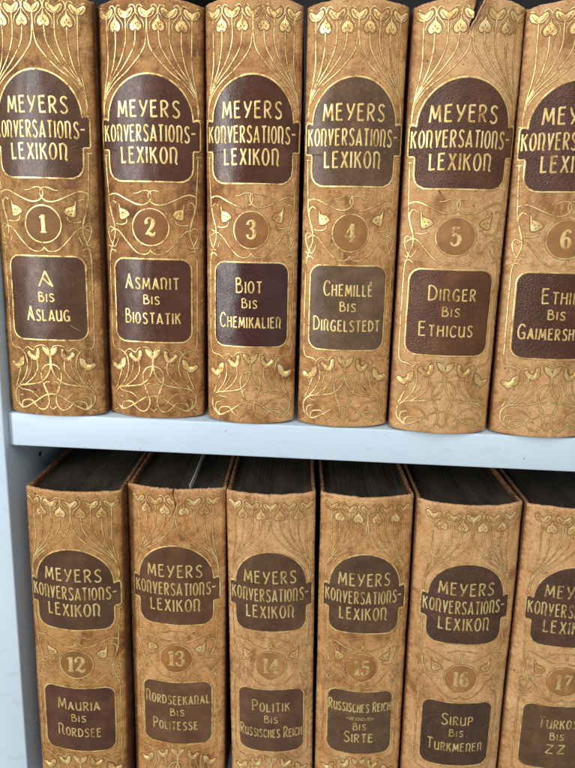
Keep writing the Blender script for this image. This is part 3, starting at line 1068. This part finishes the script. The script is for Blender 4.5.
VOLUMES = [
    vol(1, (0.0188, -0.0011, 0.0652, -0.003, 0.0011, 0.0012, 0.0064, 0.989), T1,
        'mottled brown leather volume numbered 1, lettered A bis Aslaug, first on the upper shelf',
        [('a', -0.4, 85.8, 9.6, 7, 8.8, 1.0), ('BIS', -0.3, 76.2, 5.9, 4.9, 9.6, 0.85), ('aSLAUG', 0, 63.9, 9.2, 6.9, 27.2, 1.0)],
        lab1=(0.062, 0.030, 0.019), lab2=(0.062, 0.030, 0.019), scratches=[[(14.5, 60.5), (17, 59), (20, 57.5)], [(13.8, 61.5), (15, 60)]]),
    vol(2, (0.084, 0.0046, 0.0641, -0.0037, 0.0014, -0.0034, 0.0074, 1.0176), T1,
        'reddish brown mottled leather volume numbered 2, lettered Asmanit bis Biostatik',
        L3('aSMaNIT', 33.4, 'BIOSTATIK', 34.8), tan=(0.355, 0.155, 0.045)),
    vol(3, (0.1479, 0.0011, 0.0577, -0.0118, 0.0008, -0.0005, 0.0066, 0.96), T2,
        'brown leather volume numbered 3 with glossy dark label lettered Biot bis Chemikalien',
        L3('BIOT', 16.7, 'CHEMIKaLIEN', 40.6, -0.8, -1.2, -0.5), tan=(0.40, 0.180, 0.055), lab2=(0.034, 0.013, 0.013), lrough=0.24),
    vol(4, (0.2081, 0.002, 0.0588, -0.0126, -0.0017, 0.0017, 0.0063, 0.98), T2,
        'light tan leather volume numbered 4 with scuffed grey-brown labels lettered Chemill\u00e9 bis Dingelstedt',
        L3('CHEMILL\u00c9', 31, 'DInGELSTEDT', 43, 0.3, 0.2, 0.0), lab1=(0.075, 0.042, 0.026), lab2=(0.085, 0.052, 0.033), lrough=0.36, scuff=0.5, worn=0.3, worn_num=0.42,
        scratches=[[(-3.5, 59.5), (0, 57.5), (3, 55.5)], [(-20, 96), (-17, 97)], [(-19, 59), (-17, 58)], [(-20, 56.5), (-16, 56)]]),
    vol(5, (0.2699, -0.0006, 0.0628, -0.0093, -0.0016, -0.002, 0.0078, 1.0385), T3,
        'tan leather volume numbered 5 with a torn notch at the head of its spine',
        L3('DInGER', 27, 'ETHICUS', 31.2, 0.6, 0.8, -1.2), lab1=(0.062, 0.025, 0.014), lab2=(0.075, 0.031, 0.017), grain=0.6, scuff=0.2, worn_num=0.45,
        flap=True, crack=[(234.8, -2.6, -2.6), (238, -2.3, -1.2), (241, -1.9, 1.2), (244, -0.9, 2.6), (246.5, -0.9, 4.4), (250, 0.4, 5.8), (253, 0.3, 7.6), (256, 1.4, 9.0)]),
    vol(6, (0.336, -0.0008, 0.0636, -0.0199, -0.0001, -0.0005, 0.0069, 1.03), T3,
        'tan leather volume numbered 6, lettered Ethik bis Gaimersheim, rightmost on the upper shelf',
        L3('ETHIK', 21, 'GaIMERSHEIM', 42.6, -1.0, 0.6, 0.0), grain=0.8, scuff=0.35, worn_num=0.3),
    vol(12, (0.0296, -0.0092, 0.0655, 0.004, -0.0008, 0.0045, 0.006, 1.05), T1,
        'yellow-brown leather volume numbered 12, lettered Mauria bis Nordsee, first on the lower shelf',
        L3('MaURIa', 28.7, 'nORDSEE', 29.4), tan=(0.41, 0.202, 0.056), mottle=0.7, lab1=(0.062, 0.032, 0.020), lab2=(0.062, 0.028, 0.019)),
    vol(13, (0.0993, 0.0008, 0.0688, -0.0062, 0.0008, 0.0012, 0.0066, 1.0265), T2,
        'orange-brown volume numbered 13 with a cracked spine head and a paper slip in its pages',
        L3('nORDSEEKaNaL', 45.4, 'POLITESSE', 32, 0.2, 0.0, -1.6), tan=(0.44, 0.198, 0.056), lab1=(0.075, 0.036, 0.021), lab2=(0.088, 0.044, 0.025), worn_num=0.3,
        crack=[(232.5, -3.4, -3.4), (236, -1.6, -1.2), (240, -0.2, 0.4), (244.5, 0.7, 1.7), (247, 0.3, 1.3), (250.5, -1.2, -0.2), (256, -1.0, 0.3)]),
    vol(14, (0.1701, -0.0008, 0.0612, -0.0292, 0.0013, 0.0035, 0.0068, 0.9684), T3,
        'pale tan volume numbered 14, lettered Politik bis Russisches Reich',
        L3('POLITIK', 27.7, 'RUSSISCHES REICH', 46.8), lab1=(0.068, 0.037, 0.024), lab2=(0.078, 0.040, 0.026), worn=0.4, worn_num=0.58, med=(0.27, 0.13, 0.05), scuff=0.3),
    vol(15, (0.2338, 0.0028, 0.0638, -0.0226, 0.0002, 0.0038, 0.0072, 0.9568), T2,
        'brown leather volume numbered 15, its lower label lettered in four lines ending in Sirte',
        [('RUSSISCHES REICH', 0, 87.0, 8.6, 6.9, 46.8, 1.0), ('~(GESCHICHTE)~', 0.5, 80.0, 2.4, 2.4, 20.5, 0.4), ('BIS', 0, 71.7, 5.6, 4.8, 9.4, 0.85), ('SIRTE', -0.6, 61.2, 8.6, 6.8, 21.6, 1.05)],
        lab1=(0.066, 0.036, 0.023), lab2=(0.078, 0.044, 0.028), worn=0.35, worn_num=0.45, med=(0.25, 0.115, 0.045), scuff=0.35, grain=0.5),
    vol(16, (0.3018, 0.0005, 0.0703, -0.0206, -0.0017, 0.0044, 0.0088, 1.0027), T3,
        'wide pale tan volume numbered 16, lettered Sirup bis Turkmenen',
        L3('SIRUP', 21.8, 'TURKMENEn', 38.8), grain=0.8, lab1=(0.055, 0.028, 0.019), lab2=(0.052, 0.028, 0.018), worn=0.38, worn_num=0.62, med=(0.26, 0.12, 0.045), scuff=0.3),
    vol(17, (0.3733, 0.0004, 0.0702, -0.0165, -0.0009, -0.0034, 0.0062, 1.0), T3,
        'tan volume numbered 17 with a faded brown lower label lettered Turkos bis ZZ',
        [('TURKOS', 0, 85.8, 9.2, 7.0, 27, 1.0), ('BIS', 0, 76.2, 5.9, 4.9, 9.6, 0.85), ('ZZ', 0, 64.5, 7.4, 7.4, 13, 1.0)], grain=0.8, lab1=(0.06, 0.03, 0.02), lab2=(0.088, 0.048, 0.026), worn=0.4, worn_text=0.35, worn_num=0.66, med=(0.26, 0.12, 0.045), scuff=0.4),
]

# ------------------------------------------------------------------ the bookcase
INNER = -0.0146
YF = -0.0035
TH = 0.0232
case = bpy.data.objects.new('bookcase', None)
COL.objects.link(case)
case.location = (INNER, YF, ZL - TH)
case['label'] = 'pale painted bookcase whose shelves carry two rows of old leather lexicons'
case['category'] = 'bookcase'


def case_part(name, lo, hi, r, mat=PAINT):
    o = rounded_box(name, [lo[i] - case.location[i] for i in range(3)], [hi[i] - case.location[i] for i in range(3)], r, mat, case)
    return o


side = case_part('side_panel', (INNER - 0.030, -0.0085, ZL - TH - 0.06), (INNER, 0.2200, 0.43), 0.0012)
for z_top in (0.0, ZL, 0.4050):
    case_part('shelf', (INNER + 0.0002, YF, z_top - TH), (0.56, 0.2120, z_top), 0.0012)
case_part('back_panel', (INNER + 0.0002, 0.2122, ZL - TH - 0.06), (0.56, 0.2190, 0.43), 0.0008, BACK)


def tube(name, centre, axis, r, depth, mat, parent):
    """shallow cup: rim ring, wall and floor, opening along axis (+x)"""
    n = 24
    V, Fc = [], []
    for rr, dx in ((r * 1.25, 0.0002), (r, 0.0004), (r * 0.95, 0.0003), (r * 0.9, 0.00012)):
        for i in range(n):
            a = 2 * math.pi * i / n
            V.append((centre[0] + dx, centre[1] + rr * math.cos(a), centre[2] + rr * math.sin(a)))
    for k in range(3):
        for i in range(n):
            j = (i + 1) % n
            Fc.append((k * n + i, k * n + j, (k + 1) * n + j, (k + 1) * n + i))
    Fc.append(tuple(3 * n + i for i in range(n)))
    return mesh_obj(name, V, Fc, mat, parent)


for yy, zz in ((0.034, -0.047),):
    tube('peg_hole', (INNER - case.location[0], yy - case.location[1], zz - case.location[2]), 0, 0.0016, 0.001, HOLE, side)

for d in VOLUMES:
    build_book(d)

# paper slip standing out of the leaves of volume 13
d13 = [d for d in VOLUMES if d['num'] == 13][0]
slip = bpy.data.objects.new('paper_slip', None)
V, Fc = [], []
n = 24
for k in range(n + 1):
    y = 0.0015 + 0.150 * k / n
    wob = 0.0004 * math.sin(k * 0.6)
    top = 0.0046 + 0.0006 * math.sin(k * 0.35)
    for dx, dz in ((-0.00025, -0.004), (-0.00025, top), (0.00025, top), (0.00025, -0.004)):
        V.append((dx + wob, y, dz))
for k in range(n):
    a, b = 4 * k, 4 * k + 4
    for i in range(3):
        Fc.append((a + i, a + i + 1, b + i + 1, b + i))
Fc.append((3, 2, 1, 0))
Fc.append(tuple(4 * n + i for i in range(4)))
slip = mesh_obj('paper_slip', V, Fc, PAPER, None, smooth=False)
zt = 0.2508
slip.location = (d13['x'] + 0.0092 + zt * math.sin(d13['roll']), d13['y'] - 0.001, ZL + zt + 0.0008)
slip.rotation_euler = (0, d13['roll'], d13['yaw'])
slip['label'] = 'narrow white paper slip sticking up from the pages of the cracked volume 13'
slip['category'] = 'paper slip'
